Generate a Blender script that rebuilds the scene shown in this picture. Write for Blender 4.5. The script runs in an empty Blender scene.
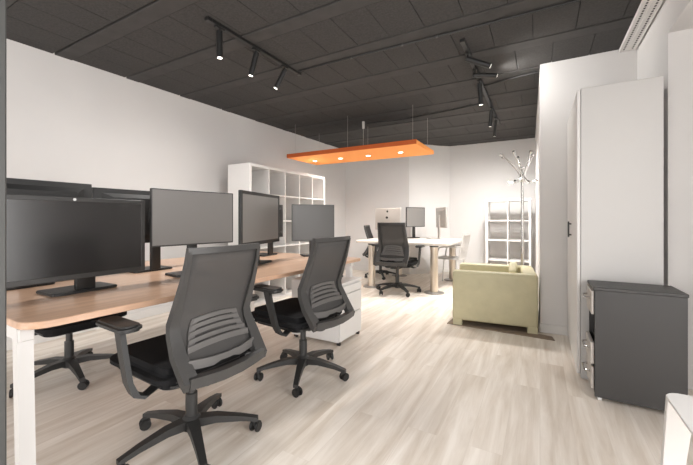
import bpy, bmesh, math, random
from mathutils import Vector, Matrix
random.seed(4)
R = math.radians
sc = bpy.context.scene
col = sc.collection
H = 2.65            # ceiling height

# ------------------------------------------------------------------ materials
def mat(name, color, rough=0.5, metal=0.0, noise=0.0, scale=20, bump=0.0, bscale=200, spec=0.5, emit=None, es=0):
    m = bpy.data.materials.new(name); m.use_nodes = True
    nt = m.node_tree; b = nt.nodes['Principled BSDF']
    b.inputs['Base Color'].default_value = (*color, 1)
    b.inputs['Roughness'].default_value = rough
    b.inputs['Metallic'].default_value = metal
    b.inputs['Specular IOR Level'].default_value = spec
    tc = nt.nodes.new('ShaderNodeTexCoord')
    if noise:
        n = nt.nodes.new('ShaderNodeTexNoise'); n.inputs['Scale'].default_value = scale; n.inputs['Detail'].default_value = 6
        r = nt.nodes.new('ShaderNodeValToRGB')
        r.color_ramp.elements[0].position = 0.3; r.color_ramp.elements[1].position = 0.7
        r.color_ramp.elements[0].color = (*[c*(1-noise) for c in color], 1)
        r.color_ramp.elements[1].color = (*[min(1, c*(1+noise)) for c in color], 1)
        nt.links.new(tc.outputs['Object'], n.inputs['Vector'])
        nt.links.new(n.outputs['Fac'], r.inputs['Fac']); nt.links.new(r.outputs['Color'], b.inputs['Base Color'])
    if bump:
        n2 = nt.nodes.new('ShaderNodeTexNoise'); n2.inputs['Scale'].default_value = bscale; n2.inputs['Detail'].default_value = 3
        bp = nt.nodes.new('ShaderNodeBump'); bp.inputs['Strength'].default_value = bump; bp.inputs['Distance'].default_value = 0.002
        nt.links.new(tc.outputs['Object'], n2.inputs['Vector'])
        nt.links.new(n2.outputs['Fac'], bp.inputs['Height']); nt.links.new(bp.outputs['Normal'], b.inputs['Normal'])
    if emit:
        b.inputs['Emission Color'].default_value = (*emit, 1); b.inputs['Emission Strength'].default_value = es
    return m

def wood(name, c0, c1, along='Y', rough=0.45, sc_long=1.2, sc_cross=26, planks=False):
    m = bpy.data.materials.new(name); m.use_nodes = True
    nt = m.node_tree; L = nt.links; b = nt.nodes['Principled BSDF']; N = nt.nodes.new
    b.inputs['Roughness'].default_value = rough
    tc = N('ShaderNodeTexCoord'); mp = N('ShaderNodeMapping')
    s = {'Y': (sc_cross, sc_long, sc_cross), 'X': (sc_long, sc_cross, sc_cross), 'Z': (sc_cross, sc_cross, sc_long)}[along]
    mp.inputs['Scale'].default_value = s
    vec = tc.outputs['Object']
    if planks:
        mp2 = N('ShaderNodeMapping'); mp2.inputs['Rotation'].default_value = (0, 0, R(90))
        L.new(vec, mp2.inputs['Vector'])
        br = N('ShaderNodeTexBrick'); br.offset = 0.37; br.offset_frequency = 2
        br.inputs['Scale'].default_value = 1; br.inputs['Brick Width'].default_value = 1.3; br.inputs['Row Height'].default_value = 0.155
        br.inputs['Mortar Size'].default_value = 0.0008; br.inputs['Mortar Smooth'].default_value = 0.2; br.inputs['Bias'].default_value = 0
        br.inputs['Color1'].default_value = (0, 0, 0, 1); br.inputs['Color2'].default_value = (1, 1, 1, 1); br.inputs['Mortar'].default_value = (.5, .5, .5, 1)
        L.new(mp2.outputs['Vector'], br.inputs['Vector'])
        add = N('ShaderNodeVectorMath'); add.operation = 'MULTIPLY_ADD'; add.inputs[1].default_value = (3, 7, 5)
        L.new(br.outputs['Color'], add.inputs[0]); L.new(vec, add.inputs[2])
        vec = add.outputs[0]
    L.new(vec, mp.inputs['Vector'])
    n = N('ShaderNodeTexNoise'); n.inputs['Scale'].default_value = 1; n.inputs['Detail'].default_value = 8; n.inputs['Roughness'].default_value = .62
    n.inputs['Distortion'].default_value = .4
    L.new(mp.outputs['Vector'], n.inputs['Vector'])
    r = N('ShaderNodeValToRGB'); r.color_ramp.elements[0].position = .34; r.color_ramp.elements[1].position = .68
    r.color_ramp.elements[0].color = (*c0, 1); r.color_ramp.elements[1].color = (*c1, 1)
    L.new(n.outputs['Fac'], r.inputs['Fac'])
    out = r.outputs['Color']
    if planks:
        mx = N('ShaderNodeMix'); mx.data_type = 'RGBA'; mx.blend_type = 'MULTIPLY'; mx.inputs[0].default_value = 1
        r2 = N('ShaderNodeValToRGB'); r2.color_ramp.elements[0].color = (.93, .92, .91, 1); r2.color_ramp.elements[1].color = (1, 1, 1, 1)
        L.new(br.outputs['Color'], r2.inputs['Fac']); L.new(out, mx.inputs[6]); L.new(r2.outputs['Color'], mx.inputs[7])
        mx2 = N('ShaderNodeMix'); mx2.data_type = 'RGBA'
        mx2.inputs[7].default_value = (.42, .36, .30, 1)
        sc_ = N('ShaderNodeMath'); sc_.operation = 'MULTIPLY'; sc_.inputs[1].default_value = .25
        L.new(br.outputs['Fac'], sc_.inputs[0]); L.new(sc_.outputs[0], mx2.inputs[0])
        L.new(mx.outputs[2], mx2.inputs[6]); out = mx2.outputs[2]
    L.new(out, b.inputs['Base Color'])
    bp = N('ShaderNodeBump'); bp.inputs['Strength'].default_value = .08; bp.inputs['Distance'].default_value = .002
    L.new(n.outputs['Fac'], bp.inputs['Height']); L.new(bp.outputs['Normal'], b.inputs['Normal'])
    return m

M = {}
M['wall'] = mat('wall_paint', (.675, .66, .65), .75, noise=.02, scale=2, bump=.15, bscale=120)
M['cabinet'] = mat('pale_grey_laminate', (.54, .527, .513), .4, noise=.01, scale=3)
M['white'] = mat('white_laminate', (.69, .675, .66), .35, noise=.01, scale=3)
M['whitemetal'] = mat('white_powder_coat', (.66, .645, .63), .35, bump=.1, bscale=400)
M['ceil'] = mat('dark_ceiling_board', (.044, .0415, .040), .9, noise=.25, scale=60, bump=.8, bscale=150)
M['ceilbeam'] = mat('dark_ceiling_joist', (.048, .0455, .044), .85, noise=.15, scale=8, bump=.4, bscale=80)
M['gap'] = mat('dark_gap', (.008, .008, .008), .9)
M['floor'] = wood('whitewashed_planks', (.63, .55, .465), (.88, .825, .76), 'Y', .42, 1.1, 14, planks=True)
M['desk'] = wood('beech_desk_top', (.50, .31, .205), (.65, .43, .30), 'Y', .28, 1.5, 30)
M['deskedge'] = M['desk']
M['paletop'] = wood('pale_table_top', (.60, .55, .49), (.68, .64, .59), 'X', .35, 1.5, 20)
M['black'] = mat('black_plastic', (.012, .012, .012), .42, bump=.1, bscale=500)
M['chairgrey'] = mat('charcoal_plastic', (.026, .0255, .025), .42, bump=.2, bscale=600)
M['chairframe'] = mat('dark_grey_frame_plastic', (.048, .0465, .0455), .36, bump=.15, bscale=600)
M['lumbar'] = mat('grey_lumbar_plastic', (.105, .10, .097), .42)
M['fabric'] = mat('black_seat_fabric', (.012, .012, .013), .95, noise=.3, scale=300, bump=.5, bscale=700, spec=.2)
M['screen'] = mat('monitor_screen', (.016, .015, .015), .22, spec=.9)
M['screenreflect'] = mat('screen_reflection_grey', (.19, .182, .175), .3, spec=.7)  # lighter copy of the screen, reflected light painted in as grey
M['screenreflectdim'] = mat('screen_reflection_dim', (.05, .046, .042), .35, spec=.6)  # screen lightened a little to paint in a weaker reflection
M['bezel'] = mat('monitor_bezel', (.035, .034, .033), .4)
M['monback'] = mat('black_monitor_back', (.02, .02, .02), .5, bump=.2, bscale=300)
M['alu'] = mat('silver_aluminium', (.52, .49, .46), .32, metal=.75)
M['emblem'] = mat('dark_emblem', (.03, .03, .03), .2)
M['silver'] = mat('pale_badge', (.7, .7, .7), .3)
M['chrome'] = mat('chrome', (.55, .54, .53), .15, metal=1)
M['satin'] = mat('satin_steel_column', (.70, .62, .53), .28, metal=.7)
M['steel'] = mat('grey_steel', (.30, .28, .26), .35, metal=.5)
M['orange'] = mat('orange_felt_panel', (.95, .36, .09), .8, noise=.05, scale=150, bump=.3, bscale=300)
M['orangeshade'] = mat('orange_felt_shaded', (.50, .10, .018), .8, noise=.05, scale=150)  # darker copy of the panel orange, shade painted on its unlit sides
M['led'] = mat('warm_led_lens', (1, .95, .85), .4, emit=(1, .92, .8), es=5)
M['spotlens'] = mat('spot_lens', (1, .98, .95), .4, emit=(1, .94, .86), es=3)
M['sofa'] = mat('pale_olive_vinyl', (.50, .46, .30), .55, noise=.06, scale=9, bump=.25, bscale=90)
M['sofalight'] = mat('pale_olive_cushion', (.62, .58, .41), .6, noise=.05, scale=9, bump=.2, bscale=90)
M['pedblack'] = mat('anthracite_steel', (.040, .038, .037), .45, bump=.25, bscale=500)
M['pedfront'] = mat('silver_drawer_front', (.50, .47, .44), .35, metal=.3)
M['column'] = mat('dark_grey_post', (.05, .05, .048), .55)
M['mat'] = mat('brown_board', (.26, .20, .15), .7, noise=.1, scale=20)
M['grille'] = mat('white_grille', (.78, .77, .75), .45, noise=.03, scale=50)
M['smoke'] = mat('smoked_translucent', (.06, .055, .05), .2)
M['wirewhite'] = mat('pale_wire', (.55, .53, .5), .5)
M['pane'] = None

def mesh_fabric():
    m = bpy.data.materials.new('grey_backrest_mesh'); m.use_nodes = True
    nt = m.node_tree; N = nt.nodes.new; L = nt.links; b = nt.nodes['Principled BSDF']
    b.inputs['Base Color'].default_value = (.058, .055, .053, 1); b.inputs['Roughness'].default_value = .8
    tr = N('ShaderNodeBsdfTransparent'); mx = N('ShaderNodeMixShader')
    tc = N('ShaderNodeTexCoord'); w = N('ShaderNodeTexWave'); w.bands_direction = 'Z'; w.inputs['Scale'].default_value = 30
    w.inputs['Distortion'].default_value = .5
    mr = N('ShaderNodeMapRange'); mr.inputs[3].default_value = .15; mr.inputs[4].default_value = .155
    L.new(tc.outputs['Object'], w.inputs['Vector']); L.new(w.outputs['Fac'], mr.inputs[0])
    L.new(mr.outputs[0], mx.inputs[0]); L.new(b.outputs[0], mx.inputs[1]); L.new(tr.outputs[0], mx.inputs[2])
    L.new(mx.outputs[0], nt.nodes['Material Output'].inputs['Surface'])
    return m
M['mesh'] = mesh_fabric()
def pane_mat():
    m = bpy.data.materials.new('window_glass'); m.use_nodes = True
    nt = m.node_tree; N = nt.nodes.new; L = nt.links
    nt.nodes.remove(nt.nodes['Principled BSDF'])
    tr = N('ShaderNodeBsdfTransparent'); gl = N('ShaderNodeBsdfGlossy'); gl.inputs['Roughness'].default_value = .02
    mx = N('ShaderNodeMixShader'); mx.inputs[0].default_value = .06
    L.new(tr.outputs[0], mx.inputs[1]); L.new(gl.outputs[0], mx.inputs[2]); L.new(mx.outputs[0], nt.nodes['Material Output'].inputs['Surface'])
    return m
M['pane'] = pane_mat()

# ------------------------------------------------------------------ mesh builder
class MB:
    def __init__(s): s.bm = bmesh.new()
    def _add(s, t):
        me = bpy.data.meshes.new('t'); t.to_mesh(me); t.free(); s.bm.from_mesh(me); bpy.data.meshes.remove(me); return s
    def box(s, a, b, bev=0, seg=2, rot=None, piv=None):
        t = bmesh.new(); bmesh.ops.create_cube(t, size=1)
        c = [(a[i]+b[i])/2 for i in range(3)]; d = [abs(b[i]-a[i]) for i in range(3)]
        bmesh.ops.scale(t, vec=d, verts=t.verts); 
        if bev: bmesh.ops.bevel(t, geom=t.edges[:], offset=bev, segments=seg, profile=.5, affect='EDGES')
        bmesh.ops.translate(t, vec=c, verts=t.verts)
        if rot is not None: bmesh.ops.rotate(t, cent=piv or c, matrix=rot, verts=t.verts)
        return s._add(t)
    def cyl(s, p0, p1, r0, r1=None, seg=20, bev=0):
        r1 = r0 if r1 is None else r1
        p0 = Vector(p0); p1 = Vector(p1); d = p1-p0
        t = bmesh.new(); bmesh.ops.create_cone(t, cap_ends=True, segments=seg, radius1=r0, radius2=r1, depth=d.length)
        if bev: bmesh.ops.bevel(t, geom=[e for e in t.edges if all(abs(abs(v.co.z)-d.length/2) < 1e-5 for v in e.verts)], offset=bev, segments=2, affect='EDGES')
        bmesh.ops.rotate(t, cent=(0, 0, 0), matrix=d.to_track_quat('Z', 'Y').to_matrix(), verts=t.verts)
        bmesh.ops.translate(t, vec=(p0+p1)/2, verts=t.verts)
        return s._add(t)
    def tube(s, pts, r, seg=10, smooth=0):
        P = [Vector(p) for p in pts]
        for _ in range(smooth):
            Q = [P[0]]
            for a, b in zip(P, P[1:]): Q += [a.lerp(b, .25), a.lerp(b, .75)]
            Q.append(P[-1]); P = Q
        t = bmesh.new(); rings = []; up = None
        for i, p in enumerate(P):
            d = (P[min(i+1, len(P)-1)] - P[max(i-1, 0)]).normalized()
            if up is None: up = d.orthogonal().normalized()
            up = (up - d*up.dot(d)).normalized(); v = d.cross(up)
            rr = r[min(i, len(r)-1)] if isinstance(r, (list, tuple)) else r
            rings.append([t.verts.new(p + (up*math.cos(2*math.pi*k/seg) + v*math.sin(2*math.pi*k/seg))*rr) for k in range(seg)])
        for a, b in zip(rings, rings[1:]):
            for k in range(seg): t.faces.new((a[k], a[(k+1) % seg], b[(k+1) % seg], b[k]))
        t.faces.new(rings[0][::-1]); t.faces.new(rings[-1])
        return s._add(t)
    def ribbon(s, secs):
        """secs: list of (center, halfvec_a, halfvec_b): rectangular sections joined."""
        t = bmesh.new(); rings = []
        for c, a, b in secs:
            c, a, b = Vector(c), Vector(a), Vector(b)
            rings.append([t.verts.new(c+u*a+v*b) for u, v in ((-1, -1), (1, -1), (1, 1), (-1, 1))])
        for x, y in zip(rings, rings[1:]):
            for k in range(4): t.faces.new((x[k], x[(k+1) % 4], y[(k+1) % 4], y[k]))
        t.faces.new(rings[0][::-1]); t.faces.new(rings[-1])
        bmesh.ops.recalc_face_normals(t, faces=t.faces)
        return s._add(t)
    def prism(s, pts, z0, z1, bev=0, seg=2):
        t = bmesh.new()
        lo = [t.verts.new((x, y, z0)) for x, y in pts]; hi = [t.verts.new((x, y, z1)) for x, y in pts]
        n = len(pts); t.faces.new(lo[::-1]); t.faces.new(hi)
        for k in range(n): t.faces.new((lo[k], lo[(k+1) % n], hi[(k+1) % n], hi[k]))
        bmesh.ops.recalc_face_normals(t, faces=t.faces)
        if bev: bmesh.ops.bevel(t, geom=[e for e in t.edges if abs(e.verts[0].co.z-e.verts[1].co.z) < 1e-6], offset=bev, segments=seg, affect='EDGES')
        return s._add(t)
    def lathe(s, prof, seg=28, c=(0, 0, 0)):
        t = bmesh.new(); rings = []
        for r, z in prof:
            rings.append([t.verts.new((c[0]+max(r, 1e-4)*math.cos(2*math.pi*k/seg), c[1]+max(r, 1e-4)*math.sin(2*math.pi*k/seg), c[2]+z)) for k in range(seg)])
        for a, b in zip(rings, rings[1:]):
            for k in range(seg): t.faces.new((a[k], a[(k+1) % seg], b[(k+1) % seg], b[k]))
        t.faces.new(rings[0][::-1]); t.faces.new(rings[-1])
        bmesh.ops.recalc_face_normals(t, faces=t.faces)
        return s._add(t)
    def build(s, name, m, parent=None, loc=(0, 0, 0), rz=0, smooth=True):
        me = bpy.data.meshes.new(name); s.bm.to_mesh(me); s.bm.free()
        me.materials.append(m)
        if smooth:
            me.polygons.foreach_set('use_smooth', [True]*len(me.polygons)); me.set_sharp_from_angle(angle=R(35))
        o = bpy.data.objects.new(name, me); col.objects.link(o)
        if parent: o.parent = parent
        o.location = loc; o.rotation_euler[2] = rz
        return o

def rrect(x0, y0, x1, y1, r, n=6):
    pts = []
    rs = r if isinstance(r, (list, tuple)) else [r]*4
    for (cx, cy, sx, sy, a0), q in zip(((x1, y1, -1, -1, 0), (x0, y1, 1, -1, 90), (x0, y0, 1, 1, 180), (x1, y0, -1, 1, 270)), rs):
        for k in range(n+1):
            a = R(a0+90*k/n); pts.append((cx+sx*q+q*math.cos(a), cy+sy*q+q*math.sin(a)))
    return pts

def tag(o, label, cat, group=None, kind=None):
    o['label'] = label; o['category'] = cat
    if group: o['group'] = group
    if kind: o['kind'] = kind
    return o
def empty(name, loc, rz=0):
    o = bpy.data.objects.new(name, None); col.objects.link(o); o.location = loc; o.rotation_euler[2] = rz; o.empty_display_size = .1
    return o
def struct(o): o['kind'] = 'structure'; return o
def kids(o): return [c for c in bpy.data.objects if c.parent == o]
def copy_tree(o, parent=None):
    c = o.copy(); col.objects.link(c); c.parent = parent
    for ch in kids(o):
        copy_tree(ch, c)
    return c

# ------------------------------------------------------------------ the room
struct(MB().prism([(-4.6, -3.0), (1.7, -3.0), (1.7, 8.0), (-4.6, 8.0)], -.1, 0).build('floor', M['floor'], smooth=False))

# ceiling: joist flats every 0.63 m with wood-wool boards between them
cb = MB()
cb.box((-4.4, -2.8, H+.03), (1.6, 7.9, H+.12))
c_ = cb.build('ceiling', M['gap'], smooth=False); struct(c_)
bd = MB(); jb = MB()
yk = 1.447-.628*7
k = 0
while yk < 7.8:
    jb.box((-4.4, yk+.013, H), (1.6, yk+.150, H+.05), .003, 1)
    x = -4.4 - (k % 2)*.15
    y0, y1 = yk+.153, min(yk+.628, 7.85)
    w = .30
    while x < 1.6:
        x1 = x+w
        dz = random.uniform(-.0015, .0015)
        bd.box((max(x, -4.4)+.0015, y0+.002, H-.004+dz+.008), (min(x1, 1.6)-.0015, y1-.002, H+.05), .0025, 1)
        x = x1
    yk += .628; k += 1
o = bd.build('ceiling_board', M['ceil'], c_, smooth=False)
o = jb.build('ceiling_joist', M['ceilbeam'], c_, smooth=False)

def wall(name, a, b, z0=0, z1=H+.02, t=.12, m='wall'):
    """wall whose inner face runs a->b; thickness goes to the left of a->b"""
    a = Vector(a); b = Vector(b); d = (b-a).normalized(); n = Vector((-d.y, d.x))*t
    return struct(MB().prism([tuple(a), tuple(b), tuple(b+n), tuple(a+n)], z0, z1).build(name, M[m], smooth=False))
def baseb(name, a, b, t=.012, hh=.085):
    a = Vector(a); b = Vector(b); d = (b-a).normalized(); n = Vector((d.y, -d.x))*t
    return struct(MB().prism([tuple(a), tuple(b), tuple(b+n), tuple(a+n)], 0, hh, .002, 1).build(name, M['white'], smooth=False))
A0 = (-4.06, -2.6); A1 = (-3.79, 6.7); B1 = (-2.315, 6.7); C1 = (-1.66, 7.4); D1 = (-.08, 7.42)
E1 = (0, 3.92); F1 = (.75, 3.92); G1 = (.75, 3.076); G2 = (1.40, 3.076)
wall('wall_left', A0, A1)
wall('wall_back', A1, B1)
wall('wall_diagonal', B1, C1)
wall('wall_far', C1, D1)
# solid block between the far bay and the right-hand wall
struct(MB().prism([D1, E1, F1, (.87, 3.92), (.87, 7.54), (-.08, 7.54)], 0, H+.02).build('wall_block', M['wall'], smooth=False))
# right-hand wall with its deep window recess
rw = MB()
rw.box((.75, 3.076, 0), (1.40, 3.92, H+.02))
rw.box((.75, -2.6, 2.37), (1.40, 3.076, H+.02))
rw.box((.75, -2.6, 0), (1.40, -2.2, 2.37))
struct(rw.build('wall_right', M['wall'], smooth=False))
baseb('baseboard_left', A0, A1); baseb('baseboard_back', A1, B1); baseb('baseboard_diagonal', B1, C1); baseb('baseboard_far', C1, D1)
baseb('baseboard_side', D1, E1); baseb('baseboard_corner', (0, 3.92), (.75, 3.92))
# outer glazing of the recess (out of frame to the right) and assumed shop front behind the camera, widths set for the light
def glazing(name, a, b, z0, z1, n):
    a = Vector(a); b = Vector(b); d = (b-a); L = d.length; rz = math.atan2(d.y, d.x)
    f = MB(); fr = .05
    f.box((0, -.03, z0), (L, .03, z0+fr), .004, 1); f.box((0, -.03, z1-fr), (L, .03, z1), .004, 1)
    for i in range(n+1):
        x = i*(L-fr)/n; f.box((x, -.03, z0+fr), (x+fr, .03, z1-fr), .004, 1)
    o = f.build(name, M['column'], None, (*a, 0), rz); struct(o)
    g = MB()
    for i in range(n):
        x = i*(L-fr)/n; g.box((x+fr, -.004, z0+fr), (x+(L-fr)/n, .004, z1-fr))
    g.build('pane', M['pane'], o)
    return o
glazing('window_1', (1.36, -2.2), (1.36, 1.7), .02, 2.36, 3)
struct(MB().box((1.33, 1.7, 0), (1.45, 3.076, 2.4)).build('recess_light_block', M['wall'], smooth=False))  # unseen wall piece added to block part of the window light
wf = MB(); wf.box((-4.2, -2.72, 0), (-3.6, -2.6, H+.02)); wf.box((-.9, -2.72, 0), (1.5, -2.6, H+.02)); wf.box((-3.6, -2.72, 2.45), (-.9, -2.6, H+.02))
struct(wf.build('wall_front', M['wall'], smooth=False))
glazing('window_2', (-3.6, -2.66), (-.9, -2.66), .02, 2.44, 2)

# dark post at the left edge of the view
struct(MB().box((-1.345, .20, 0), (-1.215, .349, H), .004, 1).build('trim_1', M['column'], smooth=False))

# ------------------------------------------------------------------ long bench desk
dk = empty('bench_desk', (-1.605, .505, 0), R(-2.05))
tag(dk, 'long double bench desk with beech top and white splayed legs, carrying the row of monitors', 'desk')
W, L = 1.55, 2.50
MB().prism(rrect(-W, 0, 0, L, [.04, .02, .06, .09]), .712, .74, .003, 1).build('desktop', M['desk'], dk)
fr = MB()
fr.box((-.45, .05, .665), (-.40, L-.08, .712), .003, 1); fr.box((-W+.07, .08, .665), (-W+.12, L-.08, .712), .003, 1)
for y in (.006, L-.09): fr.box((-W+.07, y, .662), (-.07, y+.045, .71), .003, 1)
fr.build('frame', M['whitemetal'], dk)
for y in (.006, L-.09):
    for sx, x0, x1 in ((0, -.112, -.072), (1, -W+.13, -W+.09)):
        lg = MB(); lg.ribbon([((x0, y+.022, .712), (.024, 0, 0), (0, .024, 0)), ((x1, y+.022, 0), (.022, 0, 0), (0, .024, 0))])
        lg.build('leg', M['whitemetal'], dk, smooth=False)

# ------------------------------------------------------------------ monitors (face local -Y, width local X)
def monitor(name, label, loc, rz, w, h, zb, off=.07, bez=.02, screen='screen', back='monback', bezm='bezel', base=(.28, .2), thick=.045, cx=0,
            badge=False, neckw=.07, round_base=False, group='monitors on the bench desk'):
    t = empty(name, loc, rz); tag(t, label, 'monitor', group)
    y0 = -off
    hb = MB()
    hb.box((cx-w/2, y0, zb), (cx+w/2, y0+.022, zb+h), .004, 2)
    bw, bh = w*.36, h*.34
    zc = zb+h/2
    hb.ribbon([((cx, y0+.02, zc), (w*.44, 0, 0), (0, 0, h*.42)), ((cx, y0+thick, zc), (bw, 0, 0), (0, 0, bh))])
    hs = hb.build('housing', M[back], t)
    bz = MB()
    f = y0-.003
    bz.box((cx-w/2, f, zb), (cx-w/2+bez, y0+.004, zb+h), .0015, 1); bz.box((cx+w/2-bez, f, zb), (cx+w/2, y0+.004, zb+h), .0015, 1)
    bz.box((cx-w/2+bez, f, zb), (cx+w/2-bez, y0+.004, zb+bez*1.15), .0015, 1); bz.box((cx-w/2+bez, f, zb+h-bez), (cx+w/2-bez, y0+.004, zb+h), .0015, 1)
    b = bz.build('bezel', M[bezm], t)
    if badge:
        g = MB().cyl((cx, f+.001, zb+h-bez/2), (cx, f-.001, zb+h-bez/2), .007, seg=20)
        g.build('badge', M['silver'], b)
    MB().box((cx-w/2+bez, y0-.001, zb+bez*1.15), (cx+w/2-bez, y0+.002, zb+h-bez)).build('screen', M[screen], t)
    nk = MB()
    nk.box((-neckw/2, y0+thick-.005, .012), (neckw/2, y0+thick+.02, zc+.03), .004, 2)
    nk.box((min(cx, 0)-.045, y0+thick-.012, zc-.045), (max(cx, 0)+.045, y0+thick+.004, zc+.045), .003, 1)
    nk.build('neck', M['black'] if back != 'alu' else M['alu'], t)
    bs = MB()
    if round_base: bs.lathe([(base[0]/2, .0), (base[0]/2, .008), (base[0]/2-.01, .014), (.02, .016)], 36)
    else: bs.prism(rrect(-base[0]/2, -base[1]/2, base[0]/2, base[1]/2, .02), 0, .014, .003, 2)
    bs.build('base_plate', M['black'] if back != 'alu' else M['alu'], t)
    return t
DZ = .7405
monitor('monitor', 'large black widescreen monitor at the near end of the desk, front left of the row', (-2.15, .90, DZ), R(91), .71, .41, .078, off=.12, bez=.022, cx=-.07, badge=True, base=(.30, .20), neckw=.09)
monitor('monitor', 'thin-bezel monitor with painted grey reflection standing behind the nearest office chair', (-2.11, 1.53, DZ), R(82), .57, .36, .208, off=.10, bez=.007, screen='screenreflect', base=(.24, .19), neckw=.065)
monitor('monitor', 'thick-bezel black monitor turned inwards, third in the row facing the chairs', (-2.13, 2.17, DZ), R(107), .71, .43, .168, off=.08, bez=.026, bezm='black', screen='screenreflect', base=(.30, .21))
monitor('monitor', 'smaller monitor with painted grey reflection at the far end of the bench desk', (-2.07, 2.93, DZ), R(50), .44, .365, .16, off=.10, bez=.006, screen='screenreflectdim', base=(.20, .17), neckw=.06)
monitor('monitor', 'black monitor seen from behind over the top of the nearest large monitor', (-2.56, .79, DZ), R(-90), .66, .38, .222, off=-.06+.02, thick=.06, base=(.26, .2))
monitor('monitor', 'black monitor seen from behind between the nearest monitor and the thin-bezel one', (-2.55, 1.51, DZ), R(-92), .75, .38, .205, off=-.03, thick=.06, base=(.28, .2))
monitor('monitor', 'black monitor seen edge-on from behind, beside the small far-end monitor', (-2.53, 2.72, DZ), R(-84), .60, .36, .18, off=-.02, thick=.06, base=(.24, .2))

# ------------------------------------------------------------------ office chairs (forward = local +Y)
def lerp(a, b, t): return a+(b-a)*t
PROF = [(-.272, .985), (-.260, .93), (-.236, .85), (-.196, .74), (-.166, .665), (-.172, .62), (-.215, .54), (-.285, .44), (-.275, .425)]
def back_at(z):
    for (y0, z0), (y1, z1) in zip(PROF, PROF[1:]):
        if z1 <= z <= z0: return lerp(y1, y0, (z-z1)/(z0-z1))
    return PROF[-1][0]
def half_w(z): return lerp(.197, .186, (z-.62)/.365) if z > .62 else lerp(.178, .197, (z-.43)/.19)
def make_chair(label, spin, group='black mesh office chairs'):
    t = empty('office_chair', (0, 0, 0)); tag(t, label, 'office chair', group)
    # seat
    st = MB()
    st.prism(rrect(-.258, -.19, .258, .335, [.09, .09, .06, .06]), .388, .478, .036, 5)
    seat = st.build('seat', M['fabric'], t)
    MB().prism(rrect(-.225, -.17, .225, .29, .07), .378, .41, .012, 2).build('seat_pan', M['black'], t)
    # tilt mechanism and column
    MB().box((-.07, -.12, .345), (.07, .10, .40), .012, 2).build('tilt_mechanism', M['black'], t)
    MB().cyl((.06, .04, .37), (.19, .05, .368), .007).cyl((.17, .05, .368), (.215, .05, .366), .011).build('lever', M['black'], t)
    g = MB(); g.cyl((0, 0, .12), (0, 0, .25), .028, seg=24).cyl((0, 0, .24), (0, 0, .35), .02, seg=24)
    g.build('gas_column', M['chairgrey'], t)
    # five-star base
    bs = MB(); bs.lathe([(.030, .065), (.045, .075), (.045, .125), (.03, .14)], 24)
    for k in range(5):
        a = 2*math.pi*k/5; d = Vector((math.cos(a), math.sin(a), 0)); n = Vector((-d.y, d.x, 0))
        bs.ribbon([(d*.02+Vector((0, 0, .105)), n*.030, (0, 0, .022)), (d*.12+Vector((0, 0, .108)), n*.024, (0, 0, .018)), (d*.24+Vector((0, 0, .090)), n*.018, (0, 0, .013)), (d*.325+Vector((0, 0, .070)), n*.015, (0, 0, .010))])
    base = bs.build('base', M['chairgrey'], t, rz=spin)
    for k in range(5):
        a = 2*math.pi*k/5; d = Vector((math.cos(a), math.sin(a), 0)); n = Vector((-d.y, d.x, 0)); c = d*.305
        # casters trail a little to the side
        q = (n*.6+d*.4).normalized(); s_ = Vector((-q.y, q.x, 0)); cc = c+q*.012+Vector((0, 0, .0285))
        w_ = MB()
        for sg in (-1, 1): w_.cyl(cc+s_*sg*.009, cc+s_*sg*.024, .028, seg=22, bev=.004)
        w_.cyl(cc-s_*.01, cc+s_*.01, .012)
        w_.box(cc+Vector((-.012, -.012, .0)), cc+Vector((.012, .012, .036)), .004)
        w_.cyl(c+Vector((0, 0, .04)), c+Vector((0, 0, .07)), .009)
        w_.build('caster', M['black'], base)
    # back frame: two kinked side rails, top bar, lower bar
    f = MB()
    for sx in (-1, 1):
        secs = []
        for i, (y, z) in enumerate(PROF):
            p0 = PROF[max(i-1, 0)]; p1 = PROF[min(i+1, len(PROF)-1)]
            d = Vector((0, p1[0]-p0[0], p1[1]-p0[1])).normalized(); n = Vector((0, -d.z, d.y))
            tw = lerp(.034, .009, min(max((z-.45)/.45, 0), 1)); th = lerp(.018, .012, (z-.42)/.57)
            x = sx*(half_w(z)+(.012 if z < .6 else 0))
            secs.append(((x, y, z), (tw, 0, 0), n*th))
        f.ribbon(secs)
    f.ribbon([((x, -.272-.02*(1-(x/.19)**2), .985), (0, .010, 0), (0, 0, .013)) for x in (-.195, -.12, -.04, .04, .12, .195)])
    f.ribbon([((x, -.285-.02*(1-(x/.19)**2), .432+.01*(abs(x)/.18)), (0, .020, .0), (0, -.004, .024)) for x in (-.2, -.13, -.05, .05, .13, .2)])
    f.build('back_frame', M['chairframe'], t)
    # link from lower bar to mechanism
    sp = MB()
    for sx in (-1, 1): sp.tube([(sx*.09, -.29, .425), (sx*.085, -.24, .385), (sx*.06, -.13, .375), (sx*.05, -.05, .372)], .014, smooth=2)
    sp.build('back_bracket', M['chairgrey'], t)
    # mesh panel
    mp = bmesh.new(); rows = []
    zs = [.98, .93, .85, .78, .71, .65, .61, .56, .52, .485]
    for z in zs:
        y = back_at(z); hw = half_w(z)-.004
        rows.append([mp.verts.new((lerp(-hw, hw, u/8), y-.016*(1-(2*u/8-1)**2)+.004, z)) for u in range(9)])
    for a, b in zip(rows, rows[1:]):
        for u in range(8): mp.faces.new((a[u], a[u+1], b[u+1], b[u]))
    x = MB(); x.bm.free(); x.bm = mp
    o = x.build('backrest', M['mesh'], t)
    md = o.modifiers.new('s', 'SOLIDIFY'); md.thickness = .003
    # slotted lumbar plate on the rear side of the mesh
    lb = MB(); n = 5; z0, z1 = .555, .665
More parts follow.
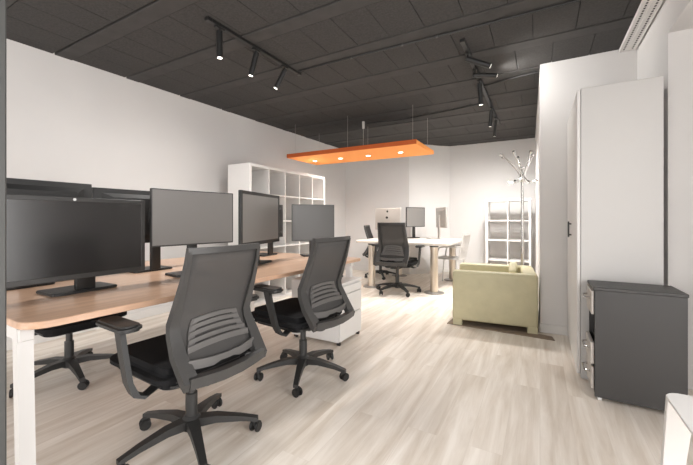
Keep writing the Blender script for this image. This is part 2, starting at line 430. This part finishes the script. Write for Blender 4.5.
    for i in range(n):
        z = lerp(z0, z1, i/(n-1)); hw = lerp(.165, .115, i/(n-1))
        secs = []
        for u in range(9):
            s_ = 2*u/8-1; zz = z+.012*(1-s_*s_)
            secs.append(((hw*s_, back_at(zz)-.016*(1-(hw*s_/.2)**2)-.012, zz), (0, .003, 0), (0, 0, .0098 if i else .014)))
        lb.ribbon(secs)
    for sx in (-1, 1):
        lb.ribbon([((sx*lerp(.150, .105, k/4), back_at(lerp(z0-.01, z1+.01, k/4))-.016*.6-.006, lerp(z0-.01, z1+.01, k/4)), (.016, 0, 0), (0, .0035, 0)) for k in range(5)])
    lb.build('lumbar_support', M['lumbar'], t)
    # lower cross band
    cb_ = MB(); secs = []
    for u in range(11):
        s_ = 2*u/10-1; x_ = .178*s_; z = .503-.012*(1-abs(s_)**1.5) + (.006 if abs(s_) < .35 else 0)
        secs.append(((x_, back_at(z)-.018*(1-s_*s_)-.010, z), (0, .004, 0), (0, 0, .014 if abs(s_) < .35 else .020)))
    cb_.ribbon(secs); cb_.build('lower_band', M['lumbar'], t)
    # arms
    for sx in (-1, 1):
        am = MB(); x = sx*.325
        am.ribbon([((x, .015, .655), (.011, 0, 0), (0, .026, 0)), ((x, -.015, .56), (.011, 0, 0), (0, .024, 0)), ((x, -.060, .44), (.011, 0, 0), (0, .022, 0)), ((x-sx*.012, -.085, .395), (.013, 0, 0), (0, .024, .004)),
                   ((x-sx*.045, -.095, .378), (.008, 0, .004), (0, .026, 0)), ((sx*.16, -.04, .392), (.004, 0, .006), (0, .03, 0))])
        a_ = am.build('armrest', M['chairgrey'], t)
        MB().prism([(x+px, .02+py) for px, py in rrect(-.048, -.125, .048, .125, .035)], .655, .683, .009, 3).build('arm_pad', M['black'], a_)
    return t
def place(o, x, y, deg, s=1.0): o.location = (x, y, 0); o.rotation_euler[2] = R(deg); o.scale = (s, s, s)
def star(o, worlddeg):
    for c in kids(o):
        if c.name.startswith('base'): c.rotation_euler[2] = R(worlddeg)-o.rotation_euler[2]
ch = make_chair('nearest black mesh office chair with its back turned, in front of the thin-bezel monitor', 0)
place(ch, -1.528, 1.126, 86.7); star(ch, 44)
specs = [(-1.49, 2.01, 84, 10, 1, 'black mesh office chair with its back turned, beside the white drawer pedestal'),
         (-2.93, 1.17, -92, 62, 1, 'black office chair tucked under the far side of the bench desk'),
         (-1.90, 4.96, 3, 28, 1.07, 'black mesh office chair pushed up to the far white table between its two front columns'),
         (-2.68, 6.10, -78, 15, 1, 'black office chair at the left end of the far table, half hidden by its column')]
for x, y, d, st_, s_, lab in specs:
    c = copy_tree(ch); c['label'] = lab; place(c, x, y, d, s_); star(c, st_)

# ------------------------------------------------------------------ white pedestal by the desk
pd = empty('drawer_pedestal', (-1.785, 2.785, 0)); tag(pd, 'white mobile drawer pedestal at the far end of the bench desk', 'drawer unit')
MB().box((-.27, -.195, .030), (.245, .215, .535), .004, 2).build('body', M['white'], pd)
for i, (a, b) in enumerate(((.445, .515), (.255, .438), (.04, .248))):
    MB().box((.245, -.193, a), (.265, .213, b), .003, 1).build('drawer', M['white'], pd)
MB().box((-.272, -.198, .535), (.27, .218, .553), .003, 1).build('top', M['white'], pd)
for x in (-.235, .235):
    for y in (-.17, .19):
        MB().cyl((x-.014, y, .0165), (x+.014, y, .0165), .0165).cyl((x, y, .015), (x, y, .032), .012).build('caster', M['black'], pd)

# ------------------------------------------------------------------ cube shelves
def cube_shelf(label, loc, rz, nc, nr, back=False):
    t = empty('cube_shelf', loc, rz); t.scale = (1, 1, 1.055); tag(t, label, 'shelf unit', 'white cube shelf units')
    p = .335; th = .038; ti = .018; w = nc*p+th*2-ti+.0; hh = nr*p+th*2-ti; d = .39
    f = MB()
    f.box((0, 0, 0), (th, d, hh), .002, 1); f.box((w-th, 0, 0), (w, d, hh), .002, 1)
    f.box((th, 0, 0), (w-th, d, th), .002, 1); f.box((th, 0, hh-th), (w-th, d, hh), .002, 1)
    f.build('frame', M['white'], t, smooth=False)
    for i in range(1, nr): MB().box((th, .003, th+i*p-ti), (w-th, d-.003, th+i*p), .001, 1).build('shelf', M['white'], t, smooth=False)
    for j in range(1, nc):
        dv = MB()
        for i in range(nr): dv.box((th+j*p-ti, .003, th+i*p), (th+j*p, d-.003, th+(i+1)*p-ti), .001, 1)
        dv.build('divider', M['white'], t, smooth=False)
    if back: MB().box((th, d-.012, th), (w-th, d-.004, hh-th)).build('back_panel', M['white'], t, smooth=False)
    return t
# front faces local -Y
cube_shelf('tall white cube shelf unit near the left wall, behind the monitors', (-3.17, 3.16, 0), R(90), 5, 5, True)
cube_shelf('low two-column white cube shelf unit by the far wall, behind the coat stand', (-.86, 6.65, 0), 0, 2, 4)

# ------------------------------------------------------------------ far table
tb = empty('meeting_table', (-1.86, 5.85, 0)); tag(tb, 'far work table with rounded pale top on thick steel columns', 'table')
MB().prism(rrect(-.88, -.80, .70, .80, [.2, .1, .2, .15]), .722, .76, .004, 2).build('tabletop', M['paletop'], tb)
for x, y in ((-.57, -.67), (.46, -.65), (-.57, .60), (.46, .60)):
    l = MB().cyl((x, y, .012), (x, y, .70), .058, seg=32); lg = l.build('leg', M['satin'], tb)
    MB().cyl((x, y, .695), (x, y, .722), .066, seg=32).build('collar', M['column'], lg)
    MB().lathe([(.15, 0), (.15, .008), (.14, .014), (.06, .02)], 40, (x, y, 0)).build('foot_disc', M['steel'], lg)
MB().box((-.5, -.03, .69), (.4, .03, .722)).build('crossbar', M['column'], tb)

TZ = .7605
im = empty('computer', (-2.42, 5.85, TZ), R(172)); tag(im, 'silver all-in-one computer seen from behind on the far table', 'computer')
hb = MB(); hb.box((-.27, 0, .16), (.27, .012, .56), .004, 2)
hb.ribbon([((0, .011, .36), (.255, 0, 0), (0, 0, .185)), ((0, .035, .36), (.12, 0, 0), (0, 0, .09))]); hb.build('housing', M['alu'], im)
MB().box((-.262, -.003, .21), (.262, .001, .552)).build('screen', M['emblem'], im)
MB().ribbon([((0, .05, .30), (.09, 0, 0), (0, .004, 0)), ((0, .075, .15), (.09, 0, 0), (0, .004, 0)), ((0, .095, .004), (.09, 0, 0), (0, .004, 0))]).box((-.09, -.07, 0), (.09, .10, .008), .003).build('stand', M['alu'], im)
MB().cyl((0, .03, .495), (0, .022, .495), .018, seg=20).cyl((-.006, .03, .518), (-.006, .022, .526), .004).build('logo', M['emblem'], im)
MB().cyl((0, .050, .385), (0, .03, .385), .022, seg=20).build('cable_port', M['emblem'], im)
G2_ = 'monitors on the far table'
monitor('monitor', 'monitor with painted grey reflection on the far table, right of the silver computer', (-2.12, 6.33, TZ), R(63), .48, .37, .21, off=.09, bez=.012, base=(.22, .2), group=G2_, screen='screenreflect', neckw=.06)
monitor('monitor', 'pale-backed monitor turned sideways on the right of the far table', (-1.70, 6.26, TZ), R(125), .48, .37, .20, off=.16, bez=.012, base=(.22, .2), group=G2_, back='alu', neckw=.08)

# white visitor chairs by the far table (forward = local +Y)
def white_chair(label, x, y, deg):
    M_ = M['cabinet']
    t = empty('visitor_chair', (x, y, 0), R(deg)); tag(t, label, 'chair')
    MB().prism(rrect(-.22, -.21, .22, .22, .06), .445, .465, .006, 2).build('seat', M_, t)
    bk = MB()
    for i in range(6):
        u = i/5; x_ = lerp(-.17, .17, u)
        bk.ribbon([((x_, -.20, .455), (.022, 0, 0), (0, .005, 0)), ((x_, -.23, .62), (.022, 0, 0), (0, .005, 0)), ((x_, -.275, .86), (.022, 0, 0), (0, .005, 0))])
    bk.ribbon([((x_, -.278-.012*(1-(x_/.2)**2), .87), (0, .008, 0), (0, 0, .02)) for x_ in (-.2, -.1, 0, .1, .2)])
    for sx in (-1, 1): bk.tube([(sx*.2, -.20, .45), (sx*.2, -.23, .62), (sx*.2, -.278, .87)], .011)
    bk.build('backrest', M_, t)
    for sx in (-1, 1):
        for sy in (-1, 1):
            MB().cyl((sx*.18, sy*.17, .446), (sx*.215, sy*.215, .0), .012, .009).build('leg', M['whitemetal'], t)
        am = MB().tube([(sx*.2, -.235, .66), (sx*.235, -.12, .66), (sx*.235, .10, .655), (sx*.21, .14, .60), (sx*.2, .16, .45)], .011, smooth=2)
        am.build('armrest', M_, t)
    return t
white_chair('white slatted armchair at the right end of the far table', -1.34, 6.02, 84)

# ------------------------------------------------------------------ orange pendant panel
lp = empty('pendant_panel_lamp', (-2.485, 4.80, 2.105)); tag(lp, 'long orange rectangular panel lamp hanging on wires over the far table', 'lamp')
PX0, PX1, PY0, PY1 = -1.075, 1.075, -.43, .42
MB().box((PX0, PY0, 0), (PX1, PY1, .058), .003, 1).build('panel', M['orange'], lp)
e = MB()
e.box((PX0-.002, PY0-.004, .0), (PX1+.002, PY0-.0005, .060)); e.box((PX0-.004, PY0, .0), (PX0-.0005, PY1, .060))  # thin strips carrying the painted shade of the near and left sides
e.build('edge_shade', M['orangeshade'], lp, smooth=False)
for px in ((-.84), (-.34), (.16), (.69)):
    d = MB().lathe([(.034, -.005), (.034, .002)], 28, (px, .02, 0)); 
    r_ = MB().lathe([(.041, -.003), (.041, .001)], 28, (px, .02, 0)).build('downlight', M['white'], lp)
    d.build('lens', M['led'], r_)
for x in (-.97, 0, 1.0):
    for y in (-.35, .34):
        MB().cyl((x, y, .055), (x, y, H-2.105-.0), .0012, seg=6).build('wire', M['wirewhite'], lp)
MB().cyl((.06, .05, .05), (.06, .05, H-2.105-.02), .003, seg=8).cyl((.06, .05, .44), (.06, .05, H-2.105+.004), .02, seg=16).build('power_cord', M['wirewhite'], lp)

# ------------------------------------------------------------------ tracks, spots, ceiling cables
def track(label, x, y0, y1):
    t = empty('light_track', (x, y0, H)); tag(t, label, 'light track', 'black ceiling light tracks')
    MB().box((-.018, 0, -.022), (.018, y1-y0, .004), .002, 1).build('rail', M['black'], t)
    MB().box((-.021, -.012, -.026), (.021, .03, .004), .003, 1).build('end_cap', M['black'], t)
    MB().box((-.021, y1-y0-.03, -.026), (.021, y1-y0+.012, .004), .003, 1).build('end_cap', M['black'], t)
    return t
track('black light track on the ceiling above the bench desk', -2.20, 1.76, 2.90)
track('long black light track on the ceiling to the right of the orange lamp', -.575, 3.04, 6.0)
LIGHTS = []
def spot(label, x, y, d, L=.19, power=6, group='black cylinder spotlights'):
    """d: aiming direction"""
    t = empty('spotlight', (x, y, H-.022)); tag(t, label, 'spotlight', group)
    d = Vector(d).normalized(); j = Vector((0, 0, -.05))
    MB().box((-.016, -.04, -.014), (.016, .04, 0), .002, 1).build('adapter', M['black'], t)
    MB().cyl((0, 0, -.012), j, .008).cyl(j+Vector((-.014, 0, 0)), j+Vector((.014, 0, 0)), .014).build('swivel', M['black'], t)
    a = j-d*.02; b = j+d*L
    bd_ = MB().cyl(a, b, .024, seg=28, bev=.002).build('lamp_body', M['black'], t)
    MB().cyl(b-d*.001, b+d*.002, .018, seg=24).build('lens', M['spotlens'], bd_)
    LIGHTS.append((Vector((x, y, H-.022))+b+d*.02, d, power))
    return t
spot('cylinder spotlight hanging straight down, first on the track above the desk', -2.20, 1.87, (.02, 0, -1))
spot('cylinder spotlight tilted slightly, middle of the track above the desk', -2.20, 2.27, (-.22, -.12, -1), .19, 8)
spot('cylinder spotlight tilted strongly, last on the track above the desk', -2.20, 2.66, (-.42, -.28, -1), .19, 8)
G3 = 'black cylinder spotlights on the long track'
spot('spotlight aimed right and downward, nearest on the long right-hand track', -.575, 3.28, (.85, .32, -.35), .21, 2)
spot('spotlight aimed sideways to the right, second on the long right-hand track', -.575, 3.68, (.93, .35, -.08), .21, 2)
spot('spotlight hanging almost straight down, third on the long right-hand track', -.575, 3.98, (.06, .1, -1), .21, 3)
spot('spotlight pointing down, fourth on the long track near the far wall', -.575, 5.02, (-.1, .2, -1), .2, 30)
spot('spotlight pointing down, last on the long track by the far wall', -.575, 5.55, (-.12, .4, -1), .22, 27)
def cable(label, pts, clips=()):
    t = tag(MB().tube(pts, .009, 8).build('ceiling_cable', M['black']), label, 'cable', 'black cables along the ceiling')
    for c in clips: MB().box((c[0]-.008, c[1]-.01, H-.018), (c[0]+.008, c[1]+.01, H)).build('clip', M['chairframe'], t)
zc = H-.010
cable('black ceiling cable running right from the end of the near light track', [(-2.16, 2.84, zc), (-1.4, 2.85, zc), (-.7, 2.87, zc), (.62, 2.88, zc)], ((-1.55, 2.85), (-1.05, 2.86), (-.75, 2.87)))
cable('black ceiling cable running from the orange lamp to the long track', [(-2.40, 4.92, zc), (-1.88, 5.0, zc), (-1.2, 4.92, zc), (-.64, 4.82, zc)])
cable('black ceiling cable from the long track to the wall corner', [(-.575, 4.20, zc), (-.2, 4.10, zc), (-.02, 4.07, zc)])

# ------------------------------------------------------------------ linear ceiling grille
gr = empty('ceiling_grille', (.678, 1.505, H)); tag(gr, 'long white slotted linear air grille on the ceiling along the right wall', 'air grille')
g = MB(); g.box((-.058, -3.2, -.03), (.058, 2.40, .002), .004, 1); g.build('housing', M['grille'], gr, smooth=False)
for x in (-.030, .030):
    s_ = MB(); y = -1.4
    while y < 2.36:
        s_.box((x-.006, y, -.0315), (x+.006, y+.020, -.029)); y += .036
    s_.build('slot_row', M['column'], gr, smooth=False)
s_ = MB(); s_.box((-.004, -3.2, -.034), (.004, 2.38, -.028), .001, 1); s_.box((-.058, -3.2, -.036), (-.050, 2.40, -.028)); s_.box((.050, -3.2, -.036), (.058, 2.40, -.028))
s_.build('rib', M['grille'], gr, smooth=False)

# ------------------------------------------------------------------ armchair (front faces -X)
ac = empty('armchair', (-.43, 4.15, 0), R(5)); tag(ac, 'pale olive cube armchair standing sideways beside the wall corner', 'armchair')
x0, x1, y0, y1, zt = -.415, .385, -.385, .385, .575
def arm(ya, yb, nm):
    MB().box((x0, ya, .055), (x1, yb, zt), .028, 4).build(nm, M['sofa'], ac)
arm(y0, y0+.12, 'armrest'); arm(y1-.12, y1, 'armrest')
MB().box((x1-.13, y0+.118, .055), (x1, y1-.118, zt), .024, 4).build('backrest', M['sofa'], ac)
MB().box((x0+.01, y0+.12, .06), (x1-.12, y1-.12, .30), .015, 2).build('seat_base', M['sofa'], ac)
MB().box((x0+.015, y0+.123, .30), (x1-.13, y1-.123, .43), .035, 4).build('seat_cushion', M['sofalight'], ac)
tag(MB().box((-.31, 4.29, .45), (-.225, 4.45, .61), .03, 4, rot=Matrix.Rotation(R(45), 3, 'X')).build('scatter_cushion', M['sofalight'], None), 'small pale olive cushion standing on its corner inside the armchair', 'cushion')
for fx in (x0, x1-.1):
    for fy in (y0, y1-.1):
        MB().box((fx+.004, fy+.004, 0), (fx+.096, fy+.096, .07), .004, 1).build('foot', M['sofa'], ac)
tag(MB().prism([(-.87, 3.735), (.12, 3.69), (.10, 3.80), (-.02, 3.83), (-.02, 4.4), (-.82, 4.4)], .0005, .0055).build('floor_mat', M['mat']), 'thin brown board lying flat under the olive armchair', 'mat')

# ------------------------------------------------------------------ coat stand
cs = empty('coat_stand', (-.200, 5.03, 0)); tag(cs, 'chrome coat stand with branching hooks behind the armchair', 'coat stand')
MB().lathe([(.15, 0), (.15, .012), (.13, .022), (.03, .03)], 40).build('base', M['chrome'], cs)
pl = MB(); pl.cyl((0, 0, .02), (0, 0, 1.66), .019, seg=24); pl.lathe([(.02, 1.60), (.034, 1.62), (.034, 1.65), (.022, 1.67), (.022, 1.75), (.034, 1.77), (.034, 1.79), (.01, 1.80)], 24)
pl.build('pole', M['chrome'], cs)
for a, q in ((55, .19), (302, .18), (105, .22), (160, .25), (205, .26), (250, .24)):
    a = R(a); d = Vector((math.cos(a), math.sin(a), 0))
    hk = MB(); hk.tube([d*.022+Vector((0, 0, 1.66)), d*.05+Vector((0, 0, 1.74)), d*.12+Vector((0, 0, 1.83)), d*q+Vector((0, 0, 1.95))], .0085, smooth=2)
    e_ = d*q+Vector((0, 0, 1.95)); hk.cyl(e_-Vector((d.x*.005, d.y*.005, .004)), e_+Vector((d.x*.022, d.y*.022, .02)), .018, seg=16, bev=.003)
    hk.build('upper_hook', M['chrome'], cs)
for k in range(4):
    a = R(65+90*k); d = Vector((math.cos(a), math.sin(a), 0))
    hk = MB(); hk.tube([d*.02+Vector((0, 0, 1.70)), d*.05+Vector((0, 0, 1.63)), d*.10+Vector((0, 0, 1.595)), d*.17+Vector((0, 0, 1.605))], .0075, smooth=2)
    e_ = d*.17+Vector((0, 0, 1.605)); hk.cyl(e_, e_+d*.02+Vector((0, 0, .004)), .014, seg=16, bev=.003)
    hk.build('lower_hook', M['chrome'], cs)

# ------------------------------------------------------------------ tall cabinet
cb0 = empty('tall_cabinet', (.45, 3.41, 0)); tag(cb0, 'tall plain white cabinet behind the black drawer unit', 'cabinet')
MB().box((-.20, -.49, 0), (.242, .49, 2.04), .003, 1).build('body', M['cabinet'], cb0, smooth=False)
MB().box((-.223, -.488, .03), (-.202, .488, 2.03), .003, 1).build('door', M['white'], cb0, smooth=False)
h_ = MB().box((-.250, -.03, .97), (-.238, -.012, 1.10), .004, 2)
h_.cyl((-.224, -.021, .99), (-.24, -.021, .99), .006).cyl((-.224, -.021, 1.08), (-.24, -.021, 1.08), .006).build('handle', M['column'], cb0)

# ------------------------------------------------------------------ black pedestal
bp_ = empty('drawer_unit', (.50, 2.745, 0)); tag(bp_, 'anthracite drawer unit on castors standing before the tall white cabinet', 'drawer unit')
bx = MB()
bx.box((-.205, -.145, .024), (.218, -.127, .68), .001, 1); bx.box((-.205, .127, .024), (.218, .145, .68), .001, 1)
bx.box((.200, -.127, .03), (.218, .127, .68)); bx.box((-.205, -.127, .045), (.205, .127, .06))
for z in (.21, .36, .52): bx.box((-.19, -.127, z-.004), (.19, .127, z+.004))
bx.build('body', M['pedblack'], bp_, smooth=False)
MB().box((-.215, -.148, .68), (.223, .148, .700), .003, 1).build('top', M['pedblack'], bp_, smooth=False)
for a, b, off in ((.065, .200, .0), (.216, .352, .004), (.526, .672, .0)):
    dr = MB().box((-.222-off, -.126, a), (-.206, .126, b), .003, 1).build('drawer', M['pedfront'], bp_)
    z = (a+b)/2+.02
    MB().tube([(-.222-off, -.07, z), (-.25, -.06, z-.004), (-.25, .06, z-.004), (-.222-off, .07, z)], .006).build('handle', M['chrome'], dr)
for x in (-.18, .18):
    for y in (-.12, .12):
        MB().cyl((x-.01, y, .02), (x+.01, y, .02), .02).cyl((x, y, .02), (x, y, .046), .01).build('caster', M['silver'], bp_)

# ------------------------------------------------------------------ white side table at lower right
wt = empty('side_table', (.583, 1.44, 0)); tag(wt, 'white side table with a thin rounded top at the lower right', 'side table')
MB().prism(rrect(-.20, -.20, .20, .20, [.06, .05, .11, .11], 8), .494, .502, .002, 1).build('tabletop', M['whitemetal'], wt)
for sx in (-1, 1):
    for sy in (-1, 1):
        l = MB(); l.ribbon([((sx*.160, sy*.16, .494), (.036, 0, 0), (0, .012, 0)), ((sx*.198, sy*.18, 0), (.021, 0, 0), (0, .012, 0))])
        l.build('leg', M['whitemetal'], wt, smooth=False)
MB().cyl((-.13, .10, .47), (-.13, .10, .494), .008).cyl((-.13, .10, .468), (-.13, .10, .472), .012).build('screw', M['chrome'], wt)

# ------------------------------------------------------------------ lights
def light(name, kind, loc, energy, color=(1, 1, 1), **kw):
    l = bpy.data.lights.new(name, kind); l.energy = energy; l.color = color
    rot = kw.pop('direction', None)
    for k_, v in kw.items(): setattr(l, k_, v)
    o = bpy.data.objects.new(name, l); col.objects.link(o); o.location = loc
    if rot is not None: o.rotation_euler = Vector(rot).to_track_quat('-Z', 'Y').to_euler()
    return o
for p, d, e_ in LIGHTS:
    light('spot_bulb', 'SPOT', p, e_*5, (1, .97, .93), direction=d, spot_size=R(150), spot_blend=1.0, shadow_soft_size=.1)
for px in (-.84, -.34, .16, .69):
    light('panel_bulb', 'SPOT', (-2.485+px, 4.85, 2.085), 42, (1, .96, .91), direction=(0, 0, -1), spot_size=R(165), spot_blend=1.0, shadow_soft_size=.05)
# daylight: sky through the two glazed openings (portals guide the sampling)
w = bpy.data.worlds.new('sky'); sc.world = w; w.use_nodes = True
w.node_tree.nodes['Background'].inputs[0].default_value = (1.0, .98, .965, 1); w.node_tree.nodes['Background'].inputs[1].default_value = 5.0
for loc, d, sx, sy in (((1.45, -.25, 1.2), (-1, 0, 0), 4.0, 2.4), ((-2.25, -2.8, 1.23), (0, 1, 0), 2.7, 2.4)):
    o = light('daylight_portal', 'AREA', loc, 1, direction=d, shape='RECTANGLE')
    # local X / Y extents follow the track quaternion
    o.data.size = sx; o.data.size_y = sy
    o.data.cycles.is_portal = True

# ------------------------------------------------------------------ camera
cam = bpy.data.cameras.new('camera'); co = bpy.data.objects.new('camera', cam); col.objects.link(co)
co.location = (0, 0, 1.12); co.rotation_euler = (R(90), 0, R(29.36))
cam.sensor_width = 36; cam.lens = 344/693*36; cam.shift_y = -13.5/693; cam.clip_start = .02
sc.camera = co
vs = sc.view_settings; sc.display_settings.display_device = 'sRGB'
vs.view_transform = 'Standard'; vs.look = 'None'; vs.gamma = 1; vs.use_curve_mapping = False
vs.exposure = 0.5
sc.cycles.max_bounces = 10; sc.cycles.diffuse_bounces = 6; sc.cycles.use_denoising = True
